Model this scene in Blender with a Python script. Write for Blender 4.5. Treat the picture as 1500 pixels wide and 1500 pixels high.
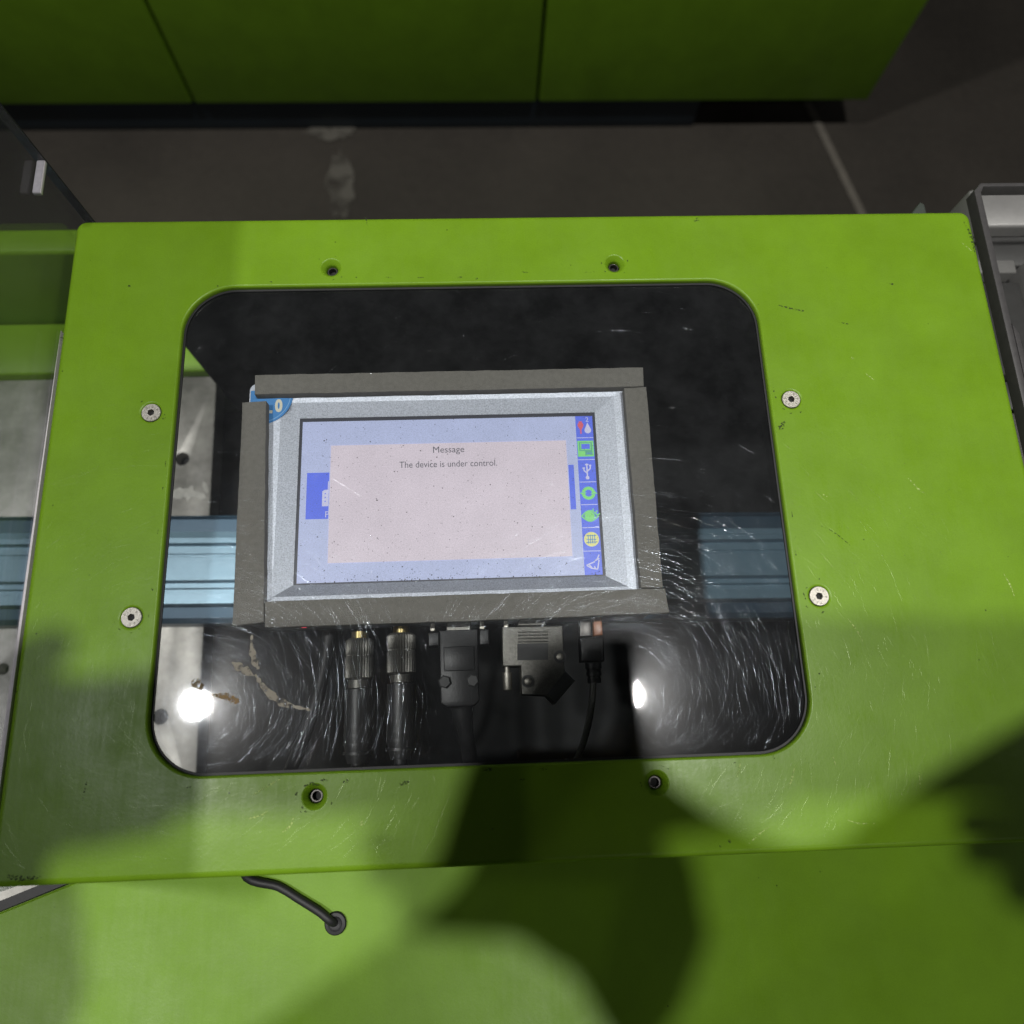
import bpy, bmesh, math, random
from mathutils import Vector, Matrix
random.seed(7)
sc = bpy.context.scene
for o in list(bpy.data.objects): bpy.data.objects.remove(o)
COL = sc.collection

# ------------------------------------------------------------------ camera, world, lamps, exposure
MM = 0.001
ROT = ((0.9989188583, -0.0352926301, 0.0302579696), (-0.0261863217, -0.9649735914, -0.2610368642), (0.0384108191, 0.2599623014, -0.9648545024))
CX = Vector(ROT[0]); CY = -Vector(ROT[1]); CZ = -Vector(ROT[2])
CAM = Vector((0.001487, -0.101742, 0.359390))
cd = bpy.data.cameras.new('camera'); cam = bpy.data.objects.new('camera', cd); COL.objects.link(cam)
cam.matrix_world = Matrix((( CX.x, CY.x, CZ.x, CAM.x), (CX.y, CY.y, CZ.y, CAM.y), (CX.z, CY.z, CZ.z, CAM.z), (0, 0, 0, 1)))
cd.sensor_width = 36; cd.lens = 26.4; cd.clip_start = 0.01; cd.clip_end = 60
cd.dof.use_dof = True; cd.dof.focus_distance = 0.385; cd.dof.aperture_fstop = 6.5
sc.camera = cam

w = bpy.data.worlds.new('World'); sc.world = w; w.use_nodes = True
bg = w.node_tree.nodes['Background']; bg.inputs[0].default_value = (0.9, 0.97, 1.0, 1); bg.inputs[1].default_value = 0.028

vs = sc.view_settings
vs.view_transform = 'Standard'; vs.look = 'None'; vs.exposure = 0; vs.gamma = 1; vs.use_curve_mapping = False

def lamp_light(x, y, z, power, size=0.15, colour=(1, 0.985, 0.95)):
    ld = bpy.data.lights.new('lamp_light', 'AREA'); ld.shape = 'DISK'; ld.size = size; ld.energy = power; ld.color = colour
    o = bpy.data.objects.new('lamp_light', ld); COL.objects.link(o); o.location = (x, y, z)
    return o
# a row of high-bay lamps over the machine, and an added fill pair behind the photographer
LAMPS = [(-1.63, 0.012, 4.0, 98), (0.792, -0.018, 4.0, 104), (-3.9, 0.02, 4.0, 24), (3.75, 0.0, 4.0, 6),
         (-1.9, -3.2, 4.0, 15), (2.1, -3.2, 4.0, 15)]
LAMP_OBJS = [lamp_light(*a) for a in LAMPS]

FLOOR = -0.95
F_PX = 1100.0
def at(px, py, z):
    """point of the photograph on the horizontal plane at height z"""
    d = CX*((px-750)/F_PX) - CY*((py-750)/F_PX) - CZ
    return CAM + d*((z-CAM.z)/d.z)

# ------------------------------------------------------------------ materials
def newmat(name):
    m = bpy.data.materials.new(name); m.use_nodes = True
    nt = m.node_tree; b = nt.nodes.get('Principled BSDF')
    return m, nt, b
def pm(name, col, rough=0.5, metal=0.0, spec=0.5, vary=0.0, vscale=60, bump=0.0, bscale=300, emit=None, estr=0.0, coat=0.0):
    m, nt, b = newmat(name)
    b.inputs['Base Color'].default_value = (*col, 1); b.inputs['Roughness'].default_value = rough
    b.inputs['Metallic'].default_value = metal; b.inputs['Specular IOR Level'].default_value = spec
    if coat: b.inputs['Coat Weight'].default_value = coat; b.inputs['Coat Roughness'].default_value = 0.15
    tc = nt.nodes.new('ShaderNodeTexCoord')
    if vary:
        n = nt.nodes.new('ShaderNodeTexNoise'); n.inputs['Scale'].default_value = vscale; n.inputs['Detail'].default_value = 8
        n.inputs['Roughness'].default_value = 0.65
        nt.links.new(tc.outputs['Object'], n.inputs['Vector'])
        r = nt.nodes.new('ShaderNodeMapRange'); r.inputs[1].default_value = 0.25; r.inputs[2].default_value = 0.75
        r.inputs[3].default_value = 1-vary; r.inputs[4].default_value = 1+vary
        nt.links.new(n.outputs['Fac'], r.inputs[0])
        v = nt.nodes.new('ShaderNodeVectorMath'); v.operation = 'SCALE'; v.inputs[0].default_value = col
        nt.links.new(r.outputs[0], v.inputs['Scale']); nt.links.new(v.outputs[0], b.inputs['Base Color'])
    if bump:
        n2 = nt.nodes.new('ShaderNodeTexNoise'); n2.inputs['Scale'].default_value = bscale; n2.inputs['Detail'].default_value = 4
        nt.links.new(tc.outputs['Object'], n2.inputs['Vector'])
        bp = nt.nodes.new('ShaderNodeBump'); bp.inputs['Strength'].default_value = bump; bp.inputs['Distance'].default_value = 0.0005
        nt.links.new(n2.outputs['Fac'], bp.inputs['Height']); nt.links.new(bp.outputs[0], b.inputs['Normal'])
    if emit:
        b.inputs['Emission Color'].default_value = (*emit, 1); b.inputs['Emission Strength'].default_value = estr
    return m

def green_paint(name, col, rough=0.36, grime=1.0):
    m, nt, b = newmat(name); L = nt.links.new
    tc = nt.nodes.new('ShaderNodeTexCoord')
    def noise(scale, detail=5, rgh=0.6, vec=None):
        n = nt.nodes.new('ShaderNodeTexNoise'); n.inputs['Scale'].default_value = scale; n.inputs['Detail'].default_value = detail
        n.inputs['Roughness'].default_value = rgh; L(vec or tc.outputs['Object'], n.inputs['Vector']); return n.outputs['Fac']
    def rng(v, a, b_, c, d):
        r = nt.nodes.new('ShaderNodeMapRange'); r.inputs[1].default_value = a; r.inputs[2].default_value = b_
        r.inputs[3].default_value = c; r.inputs[4].default_value = d; L(v, r.inputs[0]); return r.outputs[0]
    def math_(op, a, b_):
        n = nt.nodes.new('ShaderNodeMath'); n.operation = op
        for i, x in enumerate((a, b_)):
            if isinstance(x, (int, float)): n.inputs[i].default_value = x
            else: L(x, n.inputs[i])
        return n.outputs[0]
    big = rng(noise(17, 8, 0.68), 0.3, 0.7, 0.86, 1.08)
    fine = rng(noise(1400, 2), 0.25, 0.75, 0.93, 1.07)
    # dirt specks
    vo = nt.nodes.new('ShaderNodeTexVoronoi'); vo.inputs['Scale'].default_value = 95; L(tc.outputs['Object'], vo.inputs['Vector'])
    sp = rng(vo.outputs['Distance'], 0.028, 0.05, 0.0, 1.0)
    gate = rng(noise(23, 3), 0.54, 0.6, 1.0, 0.0)
    sp = math_('MAXIMUM', sp, gate)
    sp = rng(sp, 0, 1, 1-0.72*grime, 1.0)
    v = nt.nodes.new('ShaderNodeVectorMath'); v.operation = 'SCALE'; v.inputs[0].default_value = col
    L(math_('MULTIPLY', math_('MULTIPLY', big, fine), sp), v.inputs['Scale']); L(v.outputs[0], b.inputs['Base Color'])
    # polished / scuffed variation of gloss, brushed along one direction
    mp = nt.nodes.new('ShaderNodeMapping'); mp.inputs['Scale'].default_value = (160, 9, 20); mp.inputs['Rotation'].default_value = (0, 0, 0.12)
    L(tc.outputs['Object'], mp.inputs['Vector'])
    br = nt.nodes.new('ShaderNodeTexNoise'); br.inputs['Scale'].default_value = 3.0; br.inputs['Detail'].default_value = 6; L(mp.outputs[0], br.inputs['Vector'])
    ro = math_('ADD', rng(noise(26, 7, 0.7), 0.3, 0.7, -0.09, 0.11), rng(br.outputs['Fac'], 0.3, 0.7, rough-0.025, rough+0.03))
    L(ro, b.inputs['Roughness'])
    h = math_('ADD', math_('MULTIPLY', noise(520, 3), 0.75), math_('ADD', math_('MULTIPLY', br.outputs['Fac'], 0.14), math_('MULTIPLY', noise(11, 3), 6.0)))
    bp = nt.nodes.new('ShaderNodeBump'); bp.inputs['Strength'].default_value = 0.35; bp.inputs['Distance'].default_value = 0.00016
    L(h, bp.inputs['Height']); L(bp.outputs[0], b.inputs['Normal'])
    b.inputs['Specular IOR Level'].default_value = 0.28
    return m

GREEN = (0.155, 0.292, 0.012)
M_green = green_paint('lime_green_paint', GREEN)
M_green2 = green_paint('lime_green_paint_frame', (0.145, 0.28, 0.012), 0.42)
M_black = pm('black_rubber', (0.012, 0.012, 0.013), 0.55, bump=0.15)
M_blackpl = pm('black_plastic', (0.015, 0.015, 0.016), 0.42, bump=0.2, bscale=1500)
M_dark = pm('dark_machine_steel', (0.010, 0.0105, 0.0108), 0.8, spec=0.2, vary=0.5, vscale=18)
M_steel = pm('screw_steel', (0.50, 0.475, 0.42), 0.5, metal=1.0, vary=0.25, vscale=900, bump=0.3, bscale=1600)
M_stamp = pm('stamped_recess', (0.10, 0.085, 0.06), 0.6, metal=0.4)
M_hole = pm('deep_hole', (0.008, 0.008, 0.008), 0.7)
M_insert = pm('oxidised_insert', (0.10, 0.095, 0.09), 0.4, metal=0.9)
M_plate = pm('ground_steel_plate', (0.32, 0.31, 0.285), 0.45, metal=0.3, vary=0.62, vscale=27, bump=0.15)
M_blue = pm('blue_anodised_aluminium', (0.185, 0.305, 0.39), 0.36, metal=0.3, vary=0.10, vscale=40, bump=0.1)
M_bluedark = pm('dark_blue_anodised', (0.05, 0.10, 0.15), 0.35, metal=0.35)
M_foam = pm('grey_foam', (0.145, 0.138, 0.122), 0.95, spec=0.1, vary=0.14, vscale=420, bump=0.8, bscale=1700)
M_device = pm('device_housing', (0.22, 0.23, 0.25), 0.5, vary=0.1, vscale=300)
M_navy = pm('navy_steel', (0.010, 0.018, 0.026), 0.45, vary=0.3, vscale=6)
M_white_mark = pm('dried_residue', (0.55, 0.54, 0.50), 0.8, vary=0.3, vscale=120)
M_alu = pm('grey_aluminium', (0.28, 0.275, 0.27), 0.45, metal=0.35, vary=0.12, vscale=70, bump=0.15)
M_darkalu = pm('dark_grey_steel', (0.055, 0.055, 0.055), 0.5, metal=0.3, vary=0.35, vscale=40)
M_gold = pm('gold_contact', (0.25, 0.2, 0.09), 0.35, metal=1.0)
M_zinc = pm('zinc_connector_shell', (0.155, 0.15, 0.135), 0.42, metal=0.75, vary=0.3, vscale=700, bump=0.4, bscale=1400)
M_amber = pm('amber_plastic', (0.24, 0.075, 0.015), 0.35)
M_led = pm('red_light', (0.4, 0.02, 0.03), 0.4, emit=(1, 0.08, 0.12), estr=1.2)
M_frost = pm('frosted_acrylic_edge', (0.62, 0.58, 0.60), 0.6, vary=0.12, vscale=500)
M_frost_grey = pm('frosted_acrylic_edge_grey', (0.055, 0.052, 0.052), 0.5, vary=0.15, vscale=300)
M_sticker = pm('blue_sticker', (0.035, 0.19, 0.46), 0.4, vary=0.06, vscale=600)
M_sticker2 = pm('pale_blue_sticker_line', (0.25, 0.45, 0.66), 0.4)
M_cream = pm('cream_print', (0.55, 0.53, 0.42), 0.5)

def silver():
    m, nt, b = newmat('silver_sparkle_paint'); L = nt.links.new
    tc = nt.nodes.new('ShaderNodeTexCoord')
    n = nt.nodes.new('ShaderNodeTexNoise'); n.inputs['Scale'].default_value = 1500; n.inputs['Detail'].default_value = 2; L(tc.outputs['Object'], n.inputs['Vector'])
    r = nt.nodes.new('ShaderNodeValToRGB'); r.color_ramp.elements[0].position = 0.32; r.color_ramp.elements[0].color = (0.36, 0.385, 0.43, 1)
    r.color_ramp.elements[1].position = 0.68; r.color_ramp.elements[1].color = (0.57, 0.60, 0.67, 1)
    L(n.outputs['Fac'], r.inputs[0]); L(r.outputs[0], b.inputs['Base Color'])
    b.inputs['Metallic'].default_value = 0.7; b.inputs['Roughness'].default_value = 0.55
    bp = nt.nodes.new('ShaderNodeBump'); bp.inputs['Strength'].default_value = 0.25; bp.inputs['Distance'].default_value = 0.0003
    L(n.outputs['Fac'], bp.inputs['Height']); L(bp.outputs[0], b.inputs['Normal'])
    return m
M_silver = silver()

def clear(name, tint, gloss_rough=0.03, haze=0.02, wide=0.012, hscale=16, hazecol=(0.75, 0.78, 0.82), ior=1.42):
    m, nt, b = newmat(name); L = nt.links.new; nt.nodes.remove(b)
    out = nt.nodes['Material Output']; tc = nt.nodes.new('ShaderNodeTexCoord')
    tr = nt.nodes.new('ShaderNodeBsdfTransparent'); tr.inputs[0].default_value = (*tint, 1)
    g = nt.nodes.new('ShaderNodeBsdfGlossy'); g.inputs['Roughness'].default_value = gloss_rough; g.inputs[0].default_value = (1, 1, 1, 1)
    fr = nt.nodes.new('ShaderNodeFresnel')
    ge = nt.nodes.new('ShaderNodeNewGeometry'); io = nt.nodes.new('ShaderNodeMapRange')      # same reflectance from either side of the thin sheet
    io.inputs[3].default_value = ior; io.inputs[4].default_value = 1/ior; L(ge.outputs['Backfacing'], io.inputs[0]); L(io.outputs[0], fr.inputs[0])
    m1 = nt.nodes.new('ShaderNodeMixShader'); L(fr.outputs[0], m1.inputs[0]); L(tr.outputs[0], m1.inputs[1]); L(g.outputs[0], m1.inputs[2])
    g2 = nt.nodes.new('ShaderNodeBsdfGlossy'); g2.inputs['Roughness'].default_value = 0.17
    m2 = nt.nodes.new('ShaderNodeMixShader'); m2.inputs[0].default_value = wide; L(m1.outputs[0], m2.inputs[1]); L(g2.outputs[0], m2.inputs[2])
    n = nt.nodes.new('ShaderNodeTexNoise'); n.inputs['Scale'].default_value = hscale; n.inputs['Detail'].default_value = 9; n.inputs['Roughness'].default_value = 0.7
    L(tc.outputs['Object'], n.inputs['Vector'])
    r = nt.nodes.new('ShaderNodeMapRange'); r.inputs[1].default_value = 0.38; r.inputs[2].default_value = 0.8; r.inputs[3].default_value = haze*0.7; r.inputs[4].default_value = haze*1.8
    L(n.outputs['Fac'], r.inputs[0])
    di = nt.nodes.new('ShaderNodeBsdfDiffuse'); di.inputs[0].default_value = (*hazecol, 1)
    m3 = nt.nodes.new('ShaderNodeMixShader'); L(r.outputs[0], m3.inputs[0]); L(m2.outputs[0], m3.inputs[1]); L(di.outputs[0], m3.inputs[2])
    L(m3.outputs[0], out.inputs[0])
    return m
M_pane = clear('scratched_polycarbonate', (0.92, 0.935, 0.94), 0.03, 0.0135, 0.0036, 45)
M_guard = clear('smoked_clear_guard', (0.66, 0.67, 0.69), 0.05, 0.030, 0.004, 9, (0.6, 0.6, 0.63), 1.35)  # extra haze in the sheet stands in for pale reflections
M_guard2 = clear('clear_cover_sheet', (0.86, 0.86, 0.85), 0.06, 0.018, 0.006, 11, (0.6, 0.58, 0.56))

def glint(name, fac, rough, col):
    m, nt, b = newmat(name); nt.nodes.remove(b); L = nt.links.new
    tr = nt.nodes.new('ShaderNodeBsdfTransparent'); g = nt.nodes.new('ShaderNodeBsdfGlossy'); g.inputs[0].default_value = (*col, 1); g.inputs['Roughness'].default_value = rough
    mx = nt.nodes.new('ShaderNodeMixShader'); mx.inputs[0].default_value = fac
    L(tr.outputs[0], mx.inputs[1]); L(g.outputs[0], mx.inputs[2]); L(mx.outputs[0], nt.nodes['Material Output'].inputs[0])
    return m
M_scr = glint('polished_scratch', 0.030, 0.10, (0.80, 0.89, 1.0)); M_scr2 = glint('deep_scratch', 0.055, 0.11, (0.88, 0.94, 1.0))
M_scr_paint = glint('paint_scratch', 0.035, 0.2, (0.9, 1.0, 0.7))

def patchy(name, col, cover=0.6, scale=600, rough=0.8):
    """a thin broken film: noise decides where the mark has rubbed off"""
    m, nt, b = newmat(name); L = nt.links.new
    b.inputs['Base Color'].default_value = (*col, 1); b.inputs['Roughness'].default_value = rough
    tc = nt.nodes.new('ShaderNodeTexCoord'); n = nt.nodes.new('ShaderNodeTexNoise'); n.inputs['Scale'].default_value = scale; n.inputs['Detail'].default_value = 6
    L(tc.outputs['Object'], n.inputs['Vector'])
    r = nt.nodes.new('ShaderNodeMapRange'); r.inputs[1].default_value = 0.62-cover*0.35; r.inputs[2].default_value = 0.72-cover*0.25; L(n.outputs['Fac'], r.inputs[0])
    L(r.outputs[0], b.inputs['Alpha'])
    return m
M_scuff = patchy('dark_scuff', (0.03, 0.05, 0.008), 0.45, 900)
M_scuff_lt = patchy('light_scratch', (0.42, 0.55, 0.16), 0.55, 900)
M_smear = patchy('pale_glue_smear', (0.36, 0.33, 0.27), 0.85, 380)
M_smear_br = patchy('brown_glue_smear', (0.30, 0.20, 0.09), 0.7, 700)

def floor_mat():
    m, nt, b = newmat('dark_workshop_floor'); L = nt.links.new
    tc = nt.nodes.new('ShaderNodeTexCoord')
    n = nt.nodes.new('ShaderNodeTexNoise'); n.inputs['Scale'].default_value = 2.6; n.inputs['Detail'].default_value = 10; n.inputs['Roughness'].default_value = 0.62; L(tc.outputs['Object'], n.inputs['Vector'])
    n2 = nt.nodes.new('ShaderNodeTexNoise'); n2.inputs['Scale'].default_value = 60; n2.inputs['Detail'].default_value = 6; L(tc.outputs['Object'], n2.inputs['Vector'])
    mx = nt.nodes.new('ShaderNodeMath'); mx.operation = 'MULTIPLY_ADD'; mx.inputs[1].default_value = 0.35; L(n2.outputs['Fac'], mx.inputs[0]); L(n.outputs['Fac'], mx.inputs[2])
    r = nt.nodes.new('ShaderNodeValToRGB'); r.color_ramp.elements[0].position = 0.42; r.color_ramp.elements[0].color = (0.019, 0.0162, 0.0132, 1)
    r.color_ramp.elements[1].position = 0.95; r.color_ramp.elements[1].color = (0.037, 0.032, 0.026, 1)
    L(mx.outputs[0], r.inputs[0]); L(r.outputs[0], b.inputs['Base Color']); b.inputs['Roughness'].default_value = 0.6
    b.inputs['Specular IOR Level'].default_value = 0.25
    bp = nt.nodes.new('ShaderNodeBump'); bp.inputs['Strength'].default_value = 0.3; bp.inputs['Distance'].default_value = 0.002; L(n2.outputs['Fac'], bp.inputs['Height']); L(bp.outputs[0], b.inputs['Normal'])
    return m
M_floor = floor_mat()
M_joint = pm('floor_joint_filler', (0.075, 0.066, 0.054), 0.7, vary=0.3, vscale=30)
M_stain = patchy('pale_floor_stain', (0.06, 0.055, 0.045), 0.7, 16)

def screen_mat(name, col, s=1.0):
    m, nt, b = newmat(name); L = nt.links.new
    b.inputs['Base Color'].default_value = (0.05, 0.05, 0.055, 1); b.inputs['Roughness'].default_value = 0.35
    tc = nt.nodes.new('ShaderNodeTexCoord')
    n = nt.nodes.new('ShaderNodeTexNoise'); n.inputs['Scale'].default_value = 30; n.inputs['Detail'].default_value = 8; n.inputs['Roughness'].default_value = 0.7; L(tc.outputs['Object'], n.inputs['Vector'])
    n2 = nt.nodes.new('ShaderNodeTexNoise'); n2.inputs['Scale'].default_value = 1500; n2.inputs['Detail'].default_value = 2; L(tc.outputs['Object'], n2.inputs['Vector'])
    a = nt.nodes.new('ShaderNodeMapRange'); a.inputs[1].default_value = 0.3; a.inputs[2].default_value = 0.7; a.inputs[3].default_value = 0.92; a.inputs[4].default_value = 1.07; L(n.outputs['Fac'], a.inputs[0])
    c = nt.nodes.new('ShaderNodeMapRange'); c.inputs[1].default_value = 0.3; c.inputs[2].default_value = 0.7; c.inputs[3].default_value = 0.86*s; c.inputs[4].default_value = 1.08*s; L(n2.outputs['Fac'], c.inputs[0])
    mu = nt.nodes.new('ShaderNodeMath'); mu.operation = 'MULTIPLY'; L(a.outputs[0], mu.inputs[0]); L(c.outputs[0], mu.inputs[1])
    b.inputs['Emission Color'].default_value = (*col, 1); L(mu.outputs[0], b.inputs['Emission Strength'])
    return m
S_bg = screen_mat('screen_pale_blue', (0.39, 0.44, 0.66)); S_pop = screen_mat('screen_pale_pink', (0.60, 0.52, 0.58))
S_blue = screen_mat('screen_blue', (0.045, 0.105, 0.72)); S_line = screen_mat('screen_white_line', (0.45, 0.48, 0.75))
S_white = screen_mat('screen_white', (0.52, 0.52, 0.72)); S_green = screen_mat('screen_green', (0.16, 0.62, 0.13)); S_dgreen = screen_mat('screen_dark_green', (0.05, 0.32, 0.20))
S_yel = screen_mat('screen_yellow', (0.68, 0.66, 0.18)); S_red = screen_mat('screen_red', (0.60, 0.06, 0.09)); S_teal = screen_mat('screen_teal', (0.05, 0.22, 0.42))
S_text = screen_mat('screen_dark_text', (0.045, 0.045, 0.06)); S_edge = pm('screen_black_surround', (0.02, 0.022, 0.035), 0.4)

# ------------------------------------------------------------------ mesh helpers
def link(name, me, mat, parent=None):
    o = bpy.data.objects.new(name, me); COL.objects.link(o)
    if mat is not None and not me.materials: me.materials.append(mat)
    if parent is not None:
        o.parent = parent; o.matrix_parent_inverse = Matrix.Translation(-parent.location) if parent.type == 'EMPTY' else Matrix.Identity(4)
    return o
def empty(name, loc, label, cat, group=None):
    o = bpy.data.objects.new(name, None); COL.objects.link(o); o.location = loc; o.empty_display_size = 0.02
    return tag(o, label, cat, group)
def tag(o, label, cat=None, group=None, kind=None):
    if label: o['label'] = label
    if cat: o['category'] = cat
    if group: o['group'] = group
    if kind: o['kind'] = kind
    return o
def frombm(name, bm, mat, parent=None, smooth=False, angle=None):
    me = bpy.data.meshes.new(name); bm.normal_update(); bm.to_mesh(me); bm.free()
    if smooth:
        for p in me.polygons: p.use_smooth = True
        if angle: me.set_sharp_from_angle(angle=math.radians(angle))
    return link(name, me, mat, parent)
def bm_box(bm, x0, x1, y0, y1, z0, z1, bev=0, seg=2):
    r = bmesh.ops.create_cube(bm, size=1); vs_ = r['verts']
    for v in vs_:
        v.co = Vector((x0+(v.co.x+.5)*(x1-x0), y0+(v.co.y+.5)*(y1-y0), z0+(v.co.z+.5)*(z1-z0)))
    if bev:
        es = list({e for v in vs_ for e in v.link_edges})
        bmesh.ops.bevel(bm, geom=es, offset=bev, segments=seg, profile=0.5, affect='EDGES')
def box(name, x0, x1, y0, y1, z0, z1, mat, parent=None, bev=0.0, seg=2):
    bm = bmesh.new(); bm_box(bm, x0, x1, y0, y1, z0, z1, bev, seg)
    return frombm(name, bm, mat, parent, smooth=bool(bev), angle=50 if bev else None)
def rr(x0, x1, y0, y1, r, n=10):
    pts = []
    for cx, cy, a0 in ((x1-r, y1-r, 0), (x0+r, y1-r, 90), (x0+r, y0+r, 180), (x1-r, y0+r, 270)):
        for i in range(n+1):
            a = math.radians(a0+90*i/n); pts.append((cx+r*math.cos(a), cy+r*math.sin(a)))
    return pts
def circ(cx, cy, r, n=24, a0=0.0): return [(cx+r*math.cos(a0+2*math.pi*i/n), cy+r*math.sin(a0+2*math.pi*i/n)) for i in range(n)]
def bm_fill(bm, loops, z):
    """flat face with holes; returns vertex loops"""
    out = []; edges = []
    for lp in loops:
        vv = [bm.verts.new((x, y, z)) for x, y in lp]; out.append(vv)
        edges += [bm.edges.new((vv[i], vv[(i+1) % len(vv)])) for i in range(len(vv))]
    bmesh.ops.triangle_fill(bm, edges=edges, use_beauty=True, use_dissolve=False, normal=(0, 0, 1))
    return out
def bm_strip(bm, ring, pts3, flip=False):
    nr = [bm.verts.new(p) for p in pts3]; n = len(ring)
    for i in range(n):
        a, b_, c, d = ring[i], ring[(i+1) % n], nr[(i+1) % n], nr[i]
        f = bm.faces.new((a, d, c, b_) if not flip else (a, b_, c, d)); f.smooth = True
    return nr
def prism(name, poly, z0, z1, mat, parent=None, bev=0.0, holes=()):
    bm = bmesh.new(); loops = bm_fill(bm, [poly, *holes], z1)
    for i, lp in enumerate(loops):
        ring = [bm.verts.new(v.co) for v in lp]
        bm_strip(bm, ring, [(v.co.x, v.co.y, z0) for v in lp])
    for f in bm.faces:
        if abs(f.normal.z) < 0.5: f.smooth = False
    bmesh.ops.remove_doubles(bm, verts=bm.verts, dist=1e-6)
    if bev:
        top = [e for e in bm.edges if all(abs(v.co.z-z1) < 1e-7 for v in e.verts) and len(e.link_faces) == 2 and any(abs(sum((v.co.z for v in f.verts))/len(f.verts)-z1) > 1e-7 for f in e.link_faces)]
        bmesh.ops.bevel(bm, geom=top, offset=bev, segments=2, profile=0.5, affect='EDGES')
    bmesh.ops.recalc_face_normals(bm, faces=bm.faces)
    return frombm(name, bm, mat, parent, smooth=True, angle=35)
def lathe(name, prof, origin, axis, mat, parent=None, seg=28, ripple=0.0, nrip=0, rip_range=None, angle=40):
    """prof: list of (r, t) along axis"""
    ax = Vector(axis).normalized(); u = ax.orthogonal().normalized(); v = ax.cross(u); O = Vector(origin)
    bm = bmesh.new(); rings = []
    for r, t in prof:
        ring = []
        for i in range(seg):
            a = 2*math.pi*i/seg; rad = max(r, 1e-5)
            if ripple and rip_range and rip_range[0] <= t <= rip_range[1]: rad += ripple*(1 if i % 2 else -1)
            ring.append(bm.verts.new(O+ax*t+(u*math.cos(a)+v*math.sin(a))*rad))
        rings.append(ring)
    for a, b_ in zip(rings, rings[1:]):
        for i in range(seg): bm.faces.new((a[i], a[(i+1) % seg], b_[(i+1) % seg], b_[i]))
    bm.faces.new(rings[0][::-1]); bm.faces.new(rings[-1])
    bmesh.ops.recalc_face_normals(bm, faces=bm.faces)
    return frombm(name, bm, mat, parent, smooth=True, angle=angle)
def smooth_path(pts, n=6):
    P = [Vector(p) for p in pts]; out = []
    for i in range(len(P)-1):
        p0 = P[max(i-1, 0)]; p1 = P[i]; p2 = P[i+1]; p3 = P[min(i+2, len(P)-1)]
        for k in range(n):
            t = k/n; out.append(0.5*((2*p1)+(p2-p0)*t+(2*p0-5*p1+4*p2-p3)*t*t+(3*p1-p0-3*p2+p3)*t**3))
    out.append(P[-1]); return out
def tube(name, pts, r, mat, parent=None, seg=10, n=6):
    P = smooth_path(pts, n); bm = bmesh.new(); rings = []; up = Vector((0, 0, 1))
    for i, p in enumerate(P):
        t = (P[min(i+1, len(P)-1)]-P[max(i-1, 0)]).normalized()
        s = t.cross(up); s = s.normalized() if s.length > 1e-4 else Vector((1, 0, 0)); q = s.cross(t)
        rad = r(i/(len(P)-1)) if callable(r) else r
        rings.append([bm.verts.new(p+(s*math.cos(2*math.pi*k/seg)+q*math.sin(2*math.pi*k/seg))*rad) for k in range(seg)])
    for a, b_ in zip(rings, rings[1:]):
        for i in range(seg): bm.faces.new((a[i], a[(i+1) % seg], b_[(i+1) % seg], b_[i]))
    bm.faces.new(rings[0][::-1]); bm.faces.new(rings[-1]); bmesh.ops.recalc_face_normals(bm, faces=bm.faces)
    return frombm(name, bm, mat, parent, smooth=True, angle=60)
def text(name, body, size, loc, mat, parent=None, rotz=0.0, align='CENTER', extrude=0.0, xs=1.0, bold=0.0):
    cu = bpy.data.curves.new(name, 'FONT'); cu.body = body; cu.size = size; cu.align_x = align; cu.align_y = 'CENTER'; cu.extrude = extrude; cu.offset = bold; cu.resolution_u = 4
    t = bpy.data.objects.new(name, cu); COL.objects.link(t)
    bpy.context.view_layer.update()
    me = bpy.data.meshes.new_from_object(t.evaluated_get(bpy.context.evaluated_depsgraph_get()))
    bpy.data.objects.remove(t)
    me.transform(Matrix.Translation(loc) @ Matrix.Rotation(rotz, 4, 'Z') @ Matrix.Diagonal((xs, 1, 1, 1))); me.materials.clear()
    return link(name, me, mat, parent)
def flat(name, poly, z, mat, parent=None, th=0.00004):
    """thin printed sheet / film"""
    return prism(name, poly, z-th, z, mat, parent)
def ribbon(name, pts, width, z, mat, parent=None, jitter=0.25):
    """hand-made streak lying on a surface, tapered, slightly domed"""
    P = smooth_path([(p[0], p[1], z) for p in pts], 6); bm = bmesh.new(); rows = []
    for i, p in enumerate(P):
        t = (P[min(i+1, len(P)-1)]-P[max(i-1, 0)]).normalized(); s = Vector((-t.y, t.x, 0)); u = i/(len(P)-1)
        wv = width*0.5*max(0.08, math.sin(math.pi*min(max(u, .03), .97))**0.6)*(1+random.uniform(-jitter, jitter))
        rows.append([bm.verts.new(p+s*k*wv+Vector((0, 0, (1-k*k)*0.00008))) for k in (-1, 0, 1)])
    for a, b_ in zip(rows, rows[1:]):
        for k in range(2): bm.faces.new((a[k], a[k+1], b_[k+1], b_[k]))
    bmesh.ops.recalc_face_normals(bm, faces=bm.faces)
    return frombm(name, bm, mat, parent, smooth=True)
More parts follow.
